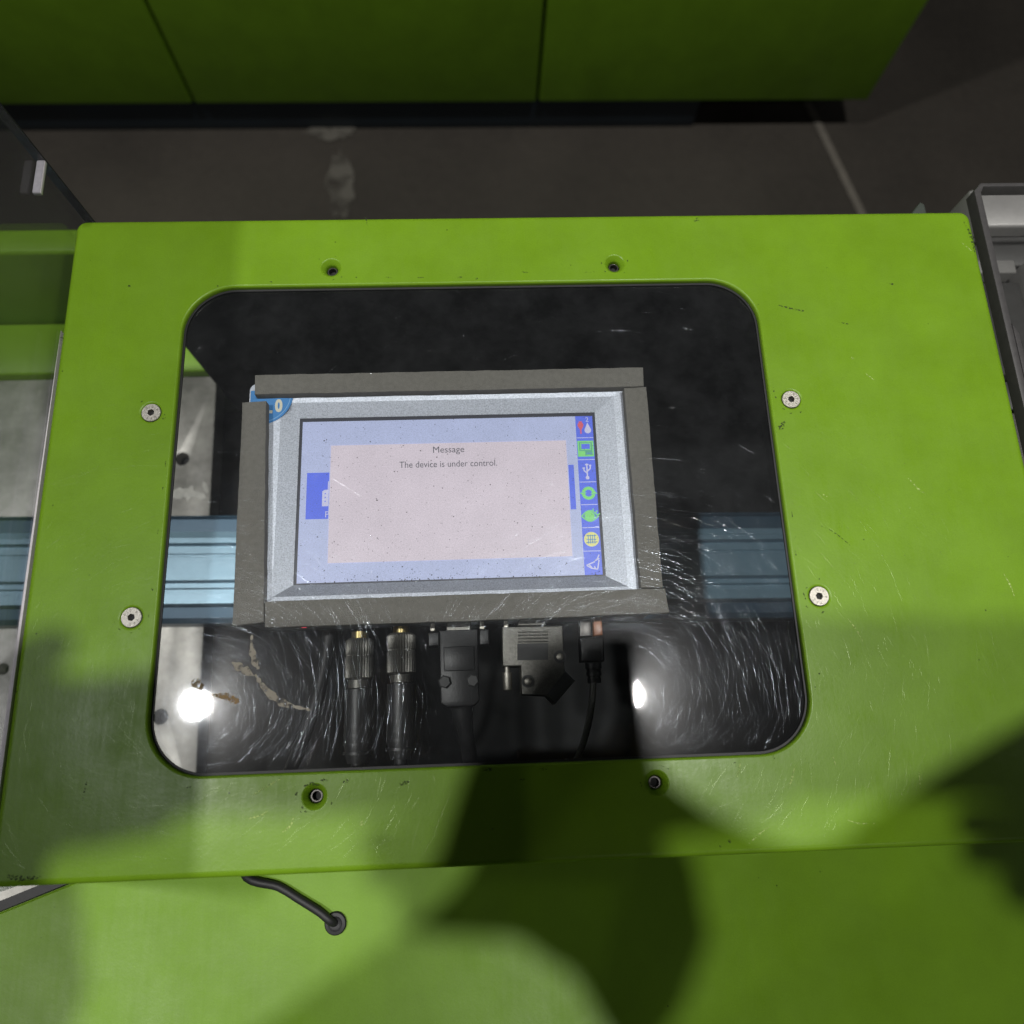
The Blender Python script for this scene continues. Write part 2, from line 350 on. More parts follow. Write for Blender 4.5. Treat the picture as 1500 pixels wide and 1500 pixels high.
def scratches(name, n, inside, bounds, z, wr, lr, mat, parent, height=0.26, bias=None):
    """random hairline grooves, each a tiny rounded ridge so that it glints only across the light"""
    verts = []; faces = []
    x0, x1, y0, y1 = bounds
    while n > 0:
        x = random.uniform(x0, x1); y = random.uniform(y0, y1)
        if not inside(x, y): continue
        n -= 1
        a = random.uniform(0, math.pi) if bias is None or random.random() > bias[1] else random.gauss(bias[0], 0.25)
        ln = random.uniform(*lr)*random.random()**1.2+lr[0]; cur = random.gauss(0, 14.0); wd = random.uniform(*wr)*random.random()**0.7+wr[0]*0.5
        k = 5; px, py = x, y; st = ln/k; base = len(verts); rows = 0
        for i in range(k+1):
            if not inside(px, py): break
            tx, ty = math.cos(a), math.sin(a); ww = wd*0.5*(0.35+0.65*math.sin(math.pi*(i+0.4)/(k+0.8)))
            for c, h in ((-1, 0), (-.4, 1), (.4, 1), (1, 0)): verts.append((px-ty*c*ww, py+tx*c*ww, z+h*height*ww))
            rows += 1; px += tx*st; py += ty*st; a += cur*st
        for i in range(rows-1):
            for c in range(3): q = base+i*4+c; faces.append((q, q+4, q+5, q+1))
    me = bpy.data.meshes.new(name); me.from_pydata(verts, [], faces); me.update()
    for p in me.polygons: p.use_smooth = True
    bm = bmesh.new(); bm.from_mesh(me); 
    for f in bm.faces:
        if f.normal.z < 0: f.normal_flip()
    bm.to_mesh(me); bm.free()
    o = link(name, me, mat, parent); o['kind'] = 'stuff'
    return o

# ------------------------------------------------------------------ setting: floor
bm = bmesh.new(); bmesh.ops.create_grid(bm, x_segments=1, y_segments=1, size=5.0)
for v in bm.verts: v.co.z = FLOOR
floor = frombm('floor', bm, M_floor); tag(floor, 'dark worn workshop floor behind the machine', None, None, 'structure')
j0 = at(1196, 180, FLOOR); j1 = at(1258, 308, FLOOR); jd = (j1-j0).normalized(); js = Vector((-jd.y, jd.x, 0))*0.008
ja = j0-jd*0.8; jb = j1+jd*1.6
prism('floor_joint', [tuple((ja-js).xy), tuple((jb-js).xy), tuple((jb+js).xy), tuple((ja+js).xy)], FLOOR-0.002, FLOOR+0.004, M_joint, floor)
sp = at(500, 275, FLOOR)
bm = bmesh.new(); vv = [bm.verts.new((sp.x+(0.026+random.uniform(-.008, .008))*math.cos(t), sp.y+(0.085+random.uniform(-.02, .02))*math.sin(t), FLOOR+0.004)) for t in [i*2*math.pi/22 for i in range(22)]]
bm.faces.new(vv); frombm('stain', bm, M_stain, floor)
sp = at(488, 196, FLOOR)
bm = bmesh.new(); vv = [bm.verts.new((sp.x+(0.05+random.uniform(-.02, .02))*math.cos(t), sp.y+(0.02+random.uniform(-.008, .008))*math.sin(t), FLOOR+0.004)) for t in [i*2*math.pi/22 for i in range(22)]]
bm.faces.new(vv); frombm('stain', bm, M_stain, floor)

# neighbouring machine at the far side of the aisle: dark plinth, green cabinet above
nm = empty('neighbouring_machine', (-0.2, 1.3, FLOOR), 'dark navy plinth of a green machine across the floor, at the top edge', 'machine')
box('plinth', -1.2, 0.466, 1.085, 1.9, FLOOR, FLOOR+0.075, M_navy, nm, 0.004)
box('cabinet_core', -1.24, 0.79, 1.09, 1.9, FLOOR+0.085, FLOOR+1.0, M_dark, nm)
for xa, xb in ((-1.25, -0.545), (-0.539, 0.128), (0.134, 0.80)): box('cabinet_panel', xa, xb, 1.072, 1.088, FLOOR+0.082, FLOOR+1.0, M_green2, nm, 0.004)

# ------------------------------------------------------------------ machine frame below the cover
mf = empty('machine_frame', (0, 0, -0.2), 'green painted machine frame carrying the cover, with dark inside', 'machine frame')
box('bed', -0.70, 0.278, -0.30, 0.215, -0.32, -0.285, M_dark, mf)
box('rear_rail', -0.70, 0.277, 0.2165, 0.236, -0.28, -0.103, M_green2, mf, 0.003)
box('rear_flange', -0.70, -0.215, 0.171, 0.2155, -0.28, -0.196, M_green2, mf, 0.002)
box('inner_wall', -0.200, 0.278, 0.150, 0.1655, -0.284, -0.031, M_dark, mf)
box('right_wall', 0.262, 0.2795, -0.160, 0.1485, -0.284, -0.031, M_dark, mf)
box('front_wall', -0.19, 0.261, -0.163, -0.150, -0.284, -0.031, M_dark, mf)
# lower front shelf with slanted left end
a = at(104, 1294, -0.05); b_ = at(60, 1312, -0.05); dd = (b_-a).normalized(); far = a+dd*0.30; near = a-dd*0.03
shelf = prism('front_shelf', [tuple(near.xy), (0.52, near.y), (0.52, -0.33), (far.x, -0.33), tuple(far.xy)], -0.09, -0.05, M_green2, mf, 0.0015)
nrm = Vector((-dd.y, dd.x, 0)); nrm = nrm if nrm.x < 0 or nrm.y > 0 else -nrm
p0 = near+nrm*0.0005; p1 = far+nrm*0.0005
prism('edge_trim', [tuple(p0.xy), tuple((p0+nrm*0.0045).xy), tuple((p1+nrm*0.0045).xy), tuple(p1.xy)], -0.09, -0.0485, M_black, mf)
box('base_cabinet', -0.69, 0.61, -0.31, 0.21, FLOOR, -0.33, M_green2, mf, 0.004)
box('left_tray', -0.62, -0.20, -0.40, -0.168, -0.115, -0.10, M_plate, mf, 0.001)

# steel base plate with two bolt holes
pl = empty('steel_base_plate', (-0.35, 0, -0.23), 'blotchy grey steel base plate with round holes under the blue rail', 'steel plate')
ZP = -0.205
e0 = at(317, 560, ZP); e1 = at(290, 1130, ZP)
hole_px = [(267, 672, 0.0052), (235, 1050, 0.0052), (4, 980, 0.0040)]
hl = [circ(*at(x, y, ZP).xy, r, 20) for x, y, r in hole_px]
prism('plate', [(-0.68, -0.160), (e1.x-0.0005, -0.160), (e0.x, 0.1705), (-0.68, 0.1705)], ZP-0.02, ZP, M_plate, pl, 0.0008, [h[::-1] for h in hl])
for (x, y, r) in hole_px:
    c = at(x, y, ZP); lathe('hole', [(r*0.98, 0), (r*0.98, 0.002)], (c.x, c.y, ZP-0.012), (0, 0, 1), M_hole, pl, 18)
ribbon('residue_streak', [tuple(at(x, y, ZP).xy) for x, y in ((248, 727), (268, 722), (285, 724), (302, 729))], 0.0085, ZP+0.0003, M_white_mark, pl, 0.5)
ribbon('residue_streak', [tuple(at(x, y, ZP).xy) for x, y in ((298, 706), (302, 716), (305, 722))], 0.003, ZP+0.0003, M_white_mark, pl, 0.5)

# blue profile rail (ribbed section swept along x)
rail = empty('profile_rail', (0, 0, -0.13), 'light blue ribbed metal profile rail running left to right under the cover', 'rail')
ZR = -0.17
def rail_part(name, sect, mat, x0=-0.70, x1=0.62):
    bm = bmesh.new(); A = []; B = []; k = 0.0214
    for y, z in sect:
        A.append(bm.verts.new((x0, y-k*(x0+0.22), z))); B.append(bm.verts.new((x1, y-k*(x1+0.22), z)))
    n = len(sect)
    for i in range(n): bm.faces.new((A[i], A[(i+1) % n], B[(i+1) % n], B[i]))
    bm.faces.new(A[::-1]); bm.faces.new(B); bmesh.ops.recalc_face_normals(bm, faces=bm.faces)
    return frombm(name, bm, mat, rail)
sec = [(0.0475, -0.204), (0.0475, -0.186), (0.0345, -0.184), (0.0330, -0.172), (0.0290, -0.1715), (0.0283, -0.1700), (0.0245, -0.1700), (0.0235, -0.1765), (0.0212, -0.1765), (0.0203, -0.1690), (0.0165, -0.1690), (0.0160, -0.1702), (0.0145, -0.1702), (0.0140, -0.1690),
       (-0.0025, -0.1690), (-0.0035, -0.1765), (-0.0060, -0.1765), (-0.0068, -0.1705), (-0.0078, -0.1705), (-0.0085, -0.1735), (-0.0112, -0.1735), (-0.0120, -0.1690), (-0.0190, -0.1690), (-0.0200, -0.183), (-0.0290, -0.185), (-0.0290, -0.204)]
rail_part('rail_body', sec, M_blue)
rail_part('rear_strip', [(0.0473, -0.1855), (0.0473, -0.1800), (0.0462, -0.1795), (0.0450, -0.1825), (0.0350, -0.1825), (0.0350, -0.1839)], M_bluedark)
rail_part('front_strip', [(-0.0202, -0.1826), (-0.0202, -0.1800), (-0.0275, -0.1815), (-0.0310, -0.1860), (-0.0310, -0.204), (-0.0292, -0.204), (-0.0292, -0.1848)], M_bluedark)

# ------------------------------------------------------------------ green cover panel with window
PX0, PX1, PY0, PY1 = -0.21506, 0.28190, -0.16589, 0.16528
WX0, WX1, WY0, WY1 = -0.15349, 0.15290, -0.12364, 0.12344
WR = 0.0265
cover = empty('cover_panel', (0, 0, -0.03), 'lime green painted metal cover with a rounded window and screws round it', 'cover panel')
sx = 0.16473; scr = [(-sx-0.00058, 0.05225), (sx-0.00058, 0.05225), (-sx-0.00058, -0.05139), (sx-0.00058, -0.05139)]
ins = [(-0.077, 0.13416), (0.077, 0.13416), (-0.077, -0.13416), (0.077, -0.13416)]
bm = bmesh.new()
o_in = 0.0030
outer = rr(PX0+o_in, PX1-o_in, PY0+o_in, PY1-o_in, 0.0025, 6)
wbev = 0.0013
win = rr(WX0-wbev, WX1+wbev, WY0-wbev, WY1+wbev, WR+wbev, 16)
loops = [outer, win[::-1]]
R_S, R_I = 0.0062, 0.0060
for x, y in scr: loops.append(circ(x, y, R_S, 28)[::-1])
for x, y in ins: loops.append(circ(x, y, R_I, 28)[::-1])
rings = bm_fill(bm, loops, 0.0)
def rr_at(off, z, base, r, n): x0, x1, y0, y1 = base; return [(x, y, z) for x, y in rr(x0-off, x1+off, y0-off, y1+off, r+off, n)]
rg = [bm.verts.new(v.co) for v in rings[0]]
for off, z in ((-0.0024, -0.00002), (-0.0014, -0.0003), (-0.0006, -0.0009), (-0.0001, -0.0018), (0, -0.003), (0, -0.030)):
    rg = bm_strip(bm, rg, rr_at(off, z, (PX0, PX1, PY0, PY1), 0.0055, 6))
rg = [bm.verts.new(v.co) for v in rings[1]]
for off, z in ((0.0010, -0.00003), (0.0005, -0.00025), (0.00012, -0.0007), (0, -0.0013), (0, -0.003)):
    rg = bm_strip(bm, rg, [p for p in rr_at(off, z, (WX0, WX1, WY0, WY1), WR, 16)][::-1])
for k, (x, y) in enumerate(scr+ins):
    rg = [bm.verts.new(v.co) for v in rings[2+k]]
    prof = ((R_S-0.0004, -0.00005), (R_S-0.0009, -0.0003), (0.0052, -0.0004), (0.0050, -0.0012), (0.0030, -0.003)) if k < 4 else ((R_I-0.0004, -0.00006), (R_I-0.0009, -0.0004), (0.0042, -0.0016), (0.0034, -0.0024), (0.0032, -0.0034), (0.0031, -0.008))
    for r, z in prof: rg = bm_strip(bm, rg, [(px, py, z) for px, py in circ(x, y, r, 28)[::-1]])
bmesh.ops.remove_doubles(bm, verts=bm.verts, dist=1e-7)
bmesh.ops.recalc_face_normals(bm, faces=bm.faces)
top = frombm('top_plate', bm, M_green, cover)
for p in top.data.polygons: p.use_smooth = abs(p.normal.z) < 0.99999
# gasket and pane
ga = rr(WX0-0.004, WX1+0.004, WY0-0.004, WY1+0.004, WR+0.004, 16); gi = rr(WX0+0.0011, WX1-0.0011, WY0+0.0011, WY1-0.0011, WR-0.0011, 16)
prism('gasket', ga, -0.0040, -0.0031, M_black, cover, 0, [gi[::-1]])
pane = prism('window_pane', rr(WX0-0.003, WX1+0.003, WY0-0.003, WY1+0.003, WR+0.003, 16), -0.0080, -0.0041, M_pane, cover)
ZPANE = -0.0041
def in_rr(m):
    x0, x1, y0, y1, r = WX0+m, WX1-m, WY0+m, WY1-m, WR-m
    def f(x, y):
        if not (x0 < x < x1 and y0 < y < y1): return False
        dx = max(x0+r-x, x-(x1-r), 0); dy = max(y0+r-y, y-(y1-r), 0)
        return dx*dx+dy*dy < r*r
    return f
inwin = in_rr(0.0016)
scratches('fine_scratches', 21000, inwin, (WX0, WX1, WY0, WY1), ZPANE+0.00002, (0.00003, 0.00007), (0.005, 0.030), M_scr, cover, 0.085)
scratches('sharp_scratches', 1500, inwin, (WX0, WX1, WY0, WY1), ZPANE+0.000025, (0.00004, 0.0001), (0.002, 0.016), M_scr2, cover, 0.12)
scratches('steep_scratches', 900, inwin, (WX0, WX1, WY0, WY1), ZPANE+0.000035, (0.00004, 0.0001), (0.003, 0.022), M_scr2, cover, 0.38)
scratches('long_scratches', 260, inwin, (WX0, WX1, WY0, WY1), ZPANE+0.00003, (0.00006, 0.00016), (0.004, 0.03), M_scr2, cover, 0.2)
out_win = lambda x, y: not in_rr(-0.003)(x, y) and PX0+0.004 < x < PX1-0.004 and PY0+0.004 < y < PY1-0.004 and all((x-a_)**2+(y-c_)**2 > 0.0075**2 for a_, c_ in scr+ins)
scratches('paint_scratches', 3500, out_win, (PX0, PX1, PY0, PY1), 0.00002, (0.00005, 0.0001), (0.003, 0.02), M_scr_paint, cover, 0.12)
# glue residue on the pane
def onpane(px): return [tuple(at(x, y, ZPANE).xy) for x, y in px]
ribbon('glue_smear', onpane([(281, 998), (288, 1002), (296, 1011)]), 0.0045, ZPANE+0.0001, M_smear_br, cover, 0.5)
ribbon('glue_smear', onpane([(311, 1018), (328, 1020), (340, 1024), (350, 1029)]), 0.0036, ZPANE+0.0001, M_smear_br, cover, 0.5)
ribbon('glue_smear', onpane([(374, 988), (386, 1006), (400, 1020), (420, 1032), (455, 1040)]), 0.0032, ZPANE+0.0001, M_smear, cover, 0.5)
ribbon('glue_smear', onpane([(369, 930), (369, 950), (374, 972), (380, 980)]), 0.0026, ZPANE+0.0001, M_smear, cover, 0.5)
ribbon('glue_smear', onpane([(340, 970), (355, 980), (372, 990)]), 0.0030, ZPANE+0.0001, M_smear, cover, 0.6)
# screws
def make_screw(x, y, rot):
    s = empty('screw', (x, y, 0), None, None); del s
for k, (x, y) in enumerate(scr):
    rot = (2.5, 1.2, 2.9, 1.9)[k]
    bm = bmesh.new(); hexr = [(x+0.00185*math.cos(rot+i*math.pi/3), y+0.00185*math.sin(rot+i*math.pi/3)) for i in range(6)]
    lp = bm_fill(bm, [circ(x, y, 0.00455, 30), hexr[::-1]], 0.0001)
    rg = [bm.verts.new(v.co) for v in lp[0]]
    for r, z in ((0.00480, -0.0001), (0.0049, -0.0004), (0.0030, -0.0022)): rg = bm_strip(bm, rg, [(px, py, z) for px, py in circ(x, y, r, 30)])
    rg = [bm.verts.new(v.co) for v in lp[1]]
    rg = bm_strip(bm, rg, [(px, py, -0.0026) for px, py in hexr[::-1]])
    bm.faces.new(rg); bmesh.ops.recalc_face_normals(bm, faces=bm.faces)
    s = frombm('screw', bm, M_steel, cover)
    for p in s.data.polygons: p.use_smooth = False
    bm = bmesh.new(); vv = [bm.verts.new((px, py, -0.0022)) for px, py in [(x+0.00183*math.cos(rot+i*math.pi/3), y+0.00183*math.sin(rot+i*math.pi/3)) for i in range(6)]]; bm.faces.new(vv)
    frombm('socket', bm, M_hole, s)
    for i, ch in enumerate('YFS'):
        a = rot+math.radians(170-34*i); text('stamped_letter', ch, 0.0019, (x+0.0032*math.cos(a), y+0.0032*math.sin(a), 0.00013), M_stamp, s, a-math.pi/2)
    for i, ch in enumerate('010.9'):
        a = rot+math.radians(-62-27*i+60+60); a = rot+math.radians(-10-27*i); text('stamped_letter', ch, 0.0017, (x+0.0032*math.cos(a), y+0.0032*math.sin(a), 0.00013), M_stamp, s, a-math.pi/2)
for (x, y) in ins:
    lathe('threaded_insert', [(0.0029, 0), (0.0029, 0.0040), (0.0026, 0.0043), (0.0021, 0.0043), (0.0020, 0.0)], (x, y, -0.0085), (0, 0, 1), M_insert, cover, 24)
    lathe('insert_bore', [(0.00195, 0), (0.00195, 0.0012)], (x, y, -0.0085), (0, 0, 1), M_hole, cover, 18)
# wear marks on the paint
def onpaint(px): return [tuple(at(x, y, 0).xy) for x, y in px]
for pts, wd in (([(1140, 447), (1160, 452), (1180, 456)], 0.0011), ([(1229, 472), (1244, 475)], 0.0007), ([(1299, 414), (1310, 417)], 0.0010), ([(1142, 630), (1146, 622), (1151, 618)], 0.0030),
                ([(127, 1145), (124, 1158), (121, 1173)], 0.0007), ([(502, 1146), (512, 1143)], 0.0014), ([(584, 1150), (592, 1147), (600, 1145)], 0.0013), ([(706, 1128), (722, 1127)], 0.0012),
                ([(1202, 770), (1222, 780), (1248, 801)], 0.0005), ([(535, 316), (538, 330)], 0.0006), 
                ([(1016, 323), (1024, 321)], 0.0026), ([(1412, 325), (1422, 345), (1428, 370)], 0.0016),
                ([(1067, 1233), (1070, 1231)], 0.0016), ([(1054, 1241), (1056, 1240)], 0.0012), ([(23, 1008), (24, 1014)], 0.0012), ([(1161, 958), (1161, 970)], 0.0008), ([(445, 1152), (455, 1148), (468, 1150)], 0.0012),
                ([(435, 1160), (434, 1172)], 0.0014), ([(1133, 1106), (1134, 1112)], 0.0008), ([(92, 485), (90, 500)], 0.0014), ([(10, 1283), (30, 1287), (60, 1284)], 0.0022), ([(188, 418), (191, 420)], 0.0012)):
    tag(ribbon('scuff_mark', onpaint(pts), wd, 0.00005, M_scuff, cover, 0.5), None)
rim_pts = rr(WX0-0.0022, WX1+0.0022, WY0-0.0022, WY1+0.0022, WR+0.0022, 16)
rim_len = [math.dist(rim_pts[i], rim_pts[(i+1) % len(rim_pts)]) for i in range(len(rim_pts))]
for _ in range(30):
    k = random.choices(range(len(rim_pts)), rim_len)[0]; a_ = Vector(rim_pts[k]); b_ = Vector(rim_pts[(k+1) % len(rim_pts)]); u = random.random(); c_ = a_.lerp(b_, u); d_ = (b_-a_).normalized(); n_ = Vector((d_.y, -d_.x)); c_ += n_*abs(random.gauss(0, 0.0022)); ln_ = random.uniform(0.0006, 0.004)
    ribbon('scuff_mark', [tuple(c_), tuple(c_+d_*ln_+n_*random.gauss(0, 0.0004))], random.uniform(0.0004, 0.0010), 0.00005, M_scuff, cover, 0.5)
for hx, hy in ins+scr:
    for _ in range(5):
        t_ = random.uniform(0, 6.28); r_ = random.uniform(0.0068, 0.0085); ribbon('scuff_mark', [(hx+r_*math.cos(t_+q_), hy+r_*math.sin(t_+q_)) for q_ in (0, 0.08, 0.18)], random.uniform(0.0003, 0.0009), 0.00005, M_scuff, cover, 0.5)
for pts, wd in (([(1247, 523), (1251, 527)], 0.0008), ([(1268, 547), (1282, 558)], 0.0006), ([(1408, 355), (1424, 368)], 0.0005), ([(1097, 1236), (1112, 1222), (1128, 1210)], 0.0006), ([(1165, 1120), (1160, 1140), (1156, 1155)], 0.0006),
                ([(1085, 1115), (1080, 1138)], 0.0006), ([(1242, 906), (1256, 925), (1264, 940)], 0.0006), ([(1330, 700), (1345, 716), (1357, 724)], 0.0007), ([(370, 1165), (395, 1150), (412, 1140)], 0.0006),
                ([(360, 1200), (380, 1195), (392, 1188)], 0.0006), ([(412, 1220), (425, 1210), (430, 1198)], 0.0008), ([(527, 1208), (534, 1203)], 0.0016), ([(1205, 724), (1212, 728)], 0.0006), ([(1470, 840), (1480, 858), (1486, 874)], 0.0006),
                ([(1220, 1108), (1226, 1127)], 0.0005), ([(1241, 1201), (1258, 1206), (1282, 1206)], 0.0005), ([(1346, 1128), (1348, 1156)], 0.0005)):
    ribbon('light_scratch', onpaint(pts), wd, 0.00005, M_scuff_lt, cover, 0.4)

# ------------------------------------------------------------------ display unit under the window
ZB = -0.0148; ZS = -0.0195
unit = empty('display_unit', (-0.016, 0.009, -0.055), 'silver framed touch display behind the scratched window', 'display')
DX0, DX1, DY0, DY1 = -0.1212, 0.0905, -0.0535, 0.0738
prism('housing', rr(DX0, DX1, DY0, DY1, 0.004, 6), -0.056, ZS-0.0045, M_device, unit, 0.001)
sTL, sTR, sBR, sBL = at(440, 614, ZS), at(870, 606, ZS), at(886, 842, ZS), at(432, 857, ZS)
SX0, SX1 = (sTL.x+sBL.x)/2, (sTR.x+sBR.x)/2; SY0, SY1 = (sBL.y+sBR.y)/2, (sTL.y+sTR.y)/2
# bezel: flat rim, sloping mitred faces down to the screen
bm = bmesh.new()
lp = bm_fill(bm, [rr(DX0, DX1, DY0, DY1, 0.004, 6), [(-0.1075, 0.0650), (-0.1075, -0.0435), (0.0770, -0.0435), (0.0770, 0.0650)]], ZB)
for v in lp[0]: pass
rg = [bm.verts.new(v.co) for v in lp[0]]; bm_strip(bm, rg, [(x, y, ZS-0.0045) for x, y in rr(DX0, DX1, DY0, DY1, 0.004, 6)])
rim = [Vector(v.co) for v in lp[1]]; g = 0.0004
ins_ = [Vector((SX0-g, SY1+g, ZS+0.0004)), Vector((SX0-g, SY0-g, ZS+0.0004)), Vector((SX1+g, SY0-g, ZS+0.0004)), Vector((SX1+g, SY1+g, ZS+0.0004))]
mid = [r+(i-r)*0.25 for r, i in zip(rim, ins_)]
for m_ in mid: m_.z = ZB-0.0003
for i in range(4):
    j = (i+1) % 4
    bm.faces.new([bm.verts.new(p) for p in (rim[i], mid[i], mid[j], rim[j])]); bm.faces.new([bm.verts.new(p) for p in (mid[i], ins_[i], ins_[j], mid[j])])
bmesh.ops.remove_doubles(bm, verts=bm.verts, dist=1e-6); bmesh.ops.recalc_face_normals(bm, faces=bm.faces)
frombm('bezel', bm, M_silver, unit)
scrn = prism('screen', rr(SX0-0.0012, SX1+0.0012, SY0-0.0012, SY1+0.0012, 0.0022, 5), ZS-0.004, ZS, S_edge, unit)
W, H = SX1-SX0, SY1-SY0
def su(px, py): p = at(px, py, ZS); return (p.x, p.y)
def quad(name, x0, x1, y0, y1, dz, mat): return flat(name, [(x0, y0), (x1, y0), (x1, y1), (x0, y1)], ZS+dz, mat, scrn)
m_ = 0.0011
bx0, bx1, by0, by1 = SX0+m_, SX1-m_, SY0+m_*0.4, SY1-m_*1.4
ix0 = su(843, 620)[0]
quad('screen_background', bx0, ix0, by0, by1, 0.00006, S_bg)
px0, py1 = su(485, 653); px1, py0 = su(837, 811); px1 = su(830, 640)[0]*0.5+px1*0.5
quad('popup_frame', px0-0.0004, px1+0.0004, su(484, 825)[1]-0.0004, py1+0.0004, 0.00012, S_line)
quad('popup', px0, px1, su(484, 825)[1], py1, 0.00018, S_pop)
q = su(450, 693); q2 = su(483, 760)
quad('left_button', q[0], px0-0.0004, q2[1], q[1], 0.00012, S_blue)
qa = su(830, 681); qb = su(845, 746)
quad('right_button', px1+0.0005, qb[0]-0.0003, qb[1], qa[1], 0.00012, S_blue)
# half hidden icon and letter on the left button
cx = px0-0.0009; cyy = su(483, 728)[1]
flat('button_icon', [(cx-0.0029, cyy-0.0050), (cx+0.0004, cyy-0.0050), (cx+0.0004, cyy+0.0085), (cx-0.0001, cyy+0.0085), (cx-0.0001, cyy+0.0040), (cx-0.0020, cyy+0.0038), (cx-0.0029, cyy+0.0030)], ZS+0.00022, S_white, scrn)
for i in range(3): quad('icon_dot', cx-0.0016, cx-0.0010, cyy+0.0018-0.0021*i-0.0003, cyy+0.0018-0.0021*i+0.0003, 0.00028, S_blue)
text('button_letter', 'P', 0.0046, (*su(479, 754), ZS+0.00024), S_white, scrn)
text('message_title', 'Message', 0.0051, (*su(657, 659), ZS+0.00026), S_text, scrn, xs=1.0)
text('message_text', 'The device is under control.', 0.0051, (*su(657, 680), ZS+0.00026), S_text, scrn, xs=0.89)
# icon column
quad('icon_column', ix0, bx1, by0, by1, 0.00006, S_blue)
ih = (by1-by0)/7.0; icx = (ix0+bx1)/2; iw = bx1-ix0
for i in range(1, 7): quad('divider', ix0+0.0002, bx1-0.0002, by1-ih*i-0.0002, by1-ih*i+0.0002, 0.00012, S_line)
def ic(i): return icx, by1-ih*(i+0.5)
zi = ZS+0.00018
x, y = ic(0)
def drop(cx, cy, r, h, n=16):
    pts = []
    for k in range(n+1):
        a = math.radians(-215+250*k/n); pts.append((cx+r*math.cos(a), cy+r*math.sin(a)))
    return pts+[(cx, cy+h)]
flat('red_drop', [(px_, 2*(y+0.0010)-py_) for px_, py_ in drop(x-0.0020, y+0.0010, 0.0016, 0.0034)][::-1], zi, S_red, scrn)
quad('red_stem', x-0.0024, x-0.0016, y-0.0040, y-0.0012, 0.00016, S_red)
quad('red_cap', x-0.0029, x-0.0011, y+0.0014, y+0.0032, 0.00019, S_red)
flat('white_drop', drop(x+0.0018, y-0.0020, 0.0018, 0.0045), zi, S_white, scrn)
text('count_digit', '2', 0.0036, (x+0.0017, y+0.0040, zi+0.00004), S_white, scrn)
x, y = ic(1)
def ring_rect(name, x0, x1, y0, y1, t, z, mat): flat(name, [(x0, y0), (x1, y0), (x1, y1), (x0, y1)], z, mat, scrn) if t == 0 else prism(name, [(x0, y0), (x1, y0), (x1, y1), (x0, y1)], z-0.00004, z, mat, scrn, 0, [[(x0+t, y0+t), (x0+t, y1-t), (x1-t, y1-t), (x1-t, y0+t)]])
quad('monitor_body', x-0.0041, x+0.0041, y-0.0043, y+0.0042, 0.00014, S_dgreen)
ring_rect('monitor_outline', x-0.0043, x+0.0043, y-0.0045, y+0.0044, 0.0008, zi+0.00006, S_green)
ring_rect('monitor_window', x-0.0028, x+0.0028, y-0.0008, y+0.0032, 0.0005, zi+0.00006, S_green)
quad('monitor_glass', x-0.0023, x+0.0023, y-0.0003, y+0.0027, 0.00021, S_blue)
quad('monitor_base', x-0.0036, x-0.0004, y-0.0038, y-0.0014, 0.00022, S_green)
quad('monitor_slot', x+0.0004, x+0.0036, y-0.0031, y-0.0024, 0.00022, S_teal)
x, y = ic(2)
def strokes(name, segs, wd, mat, z=zi):
    bm = bmesh.new()
    for (ax, ay), (bx_, by_) in segs:
        d = Vector((bx_-ax, by_-ay, 0)); s = Vector((-d.y, d.x, 0)).normalized()*wd/2; A = Vector((ax, ay, z)); B = Vector((bx_, by_, z))
        bm.faces.new([bm.verts.new(p) for p in (A-s, B-s, B+s, A+s)])
    bmesh.ops.recalc_face_normals(bm, faces=bm.faces)
    for f in bm.faces:
        if f.normal.z < 0: f.normal_flip()
    return frombm(name, bm, mat, scrn)
strokes('usb_symbol', [((x, y-0.0036), (x, y+0.0040)), ((x, y-0.0014), (x-0.0017, y+0.0002)), ((x-0.0017, y+0.0002), (x-0.0017, y+0.0015)), ((x, y-0.0004), (x+0.0018, y+0.0012)), ((x+0.0018, y+0.0012), (x+0.0018, y+0.0027)),
        ((x-0.0009, y+0.0034), (x+0.0009, y+0.0034)), ((x-0.0024, y+0.0015), (x-0.0010, y+0.0015)), ((x+0.0012, y+0.0030), (x+0.0024, y+0.0030))], 0.0007, S_white)
flat('usb_dot', circ(x, y-0.0039, 0.0010, 14), zi+0.00003, S_white, scrn)
x, y = ic(3)
def arc_band(cx, cy, r0, r1, a0, a1, n=14):
    o_ = [(cx+r1*math.cos(math.radians(a0+(a1-a0)*k/n)), cy+r1*math.sin(math.radians(a0+(a1-a0)*k/n))) for k in range(n+1)]
    i_ = [(cx+r0*math.cos(math.radians(a1-(a1-a0)*k/n)), cy+r0*math.sin(math.radians(a1-(a1-a0)*k/n))) for k in range(n+1)]
    return o_+i_
flat('refresh_arrow', arc_band(x, y, 0.0019, 0.0036, 12, 168), zi, S_green, scrn); flat('refresh_arrow', arc_band(x, y, 0.0019, 0.0036, 192, 348), zi, S_green, scrn)
flat('arrow_head', [(x-0.0047, y+0.0004), (x-0.0010, y+0.0004), (x-0.0028, y-0.0014)], zi+0.00005, S_green, scrn); flat('arrow_head', [(x+0.0047, y-0.0004), (x+0.0028, y+0.0014), (x+0.0010, y-0.0004)], zi+0.00005, S_green, scrn)
x, y = ic(4)
eye = [(x-0.0044+0.0088*k/16, y+0.0029*math.sin(math.pi*k/16)) for k in range(17)]+[(x+0.0044-0.0088*k/16, y-0.0029*math.sin(math.pi*k/16)) for k in range(1, 16)]
flat('eye_white', eye, zi, S_teal, scrn); flat('eye_iris', circ(x-0.0002, y, 0.0026, 18), zi+0.00005, S_green, scrn)
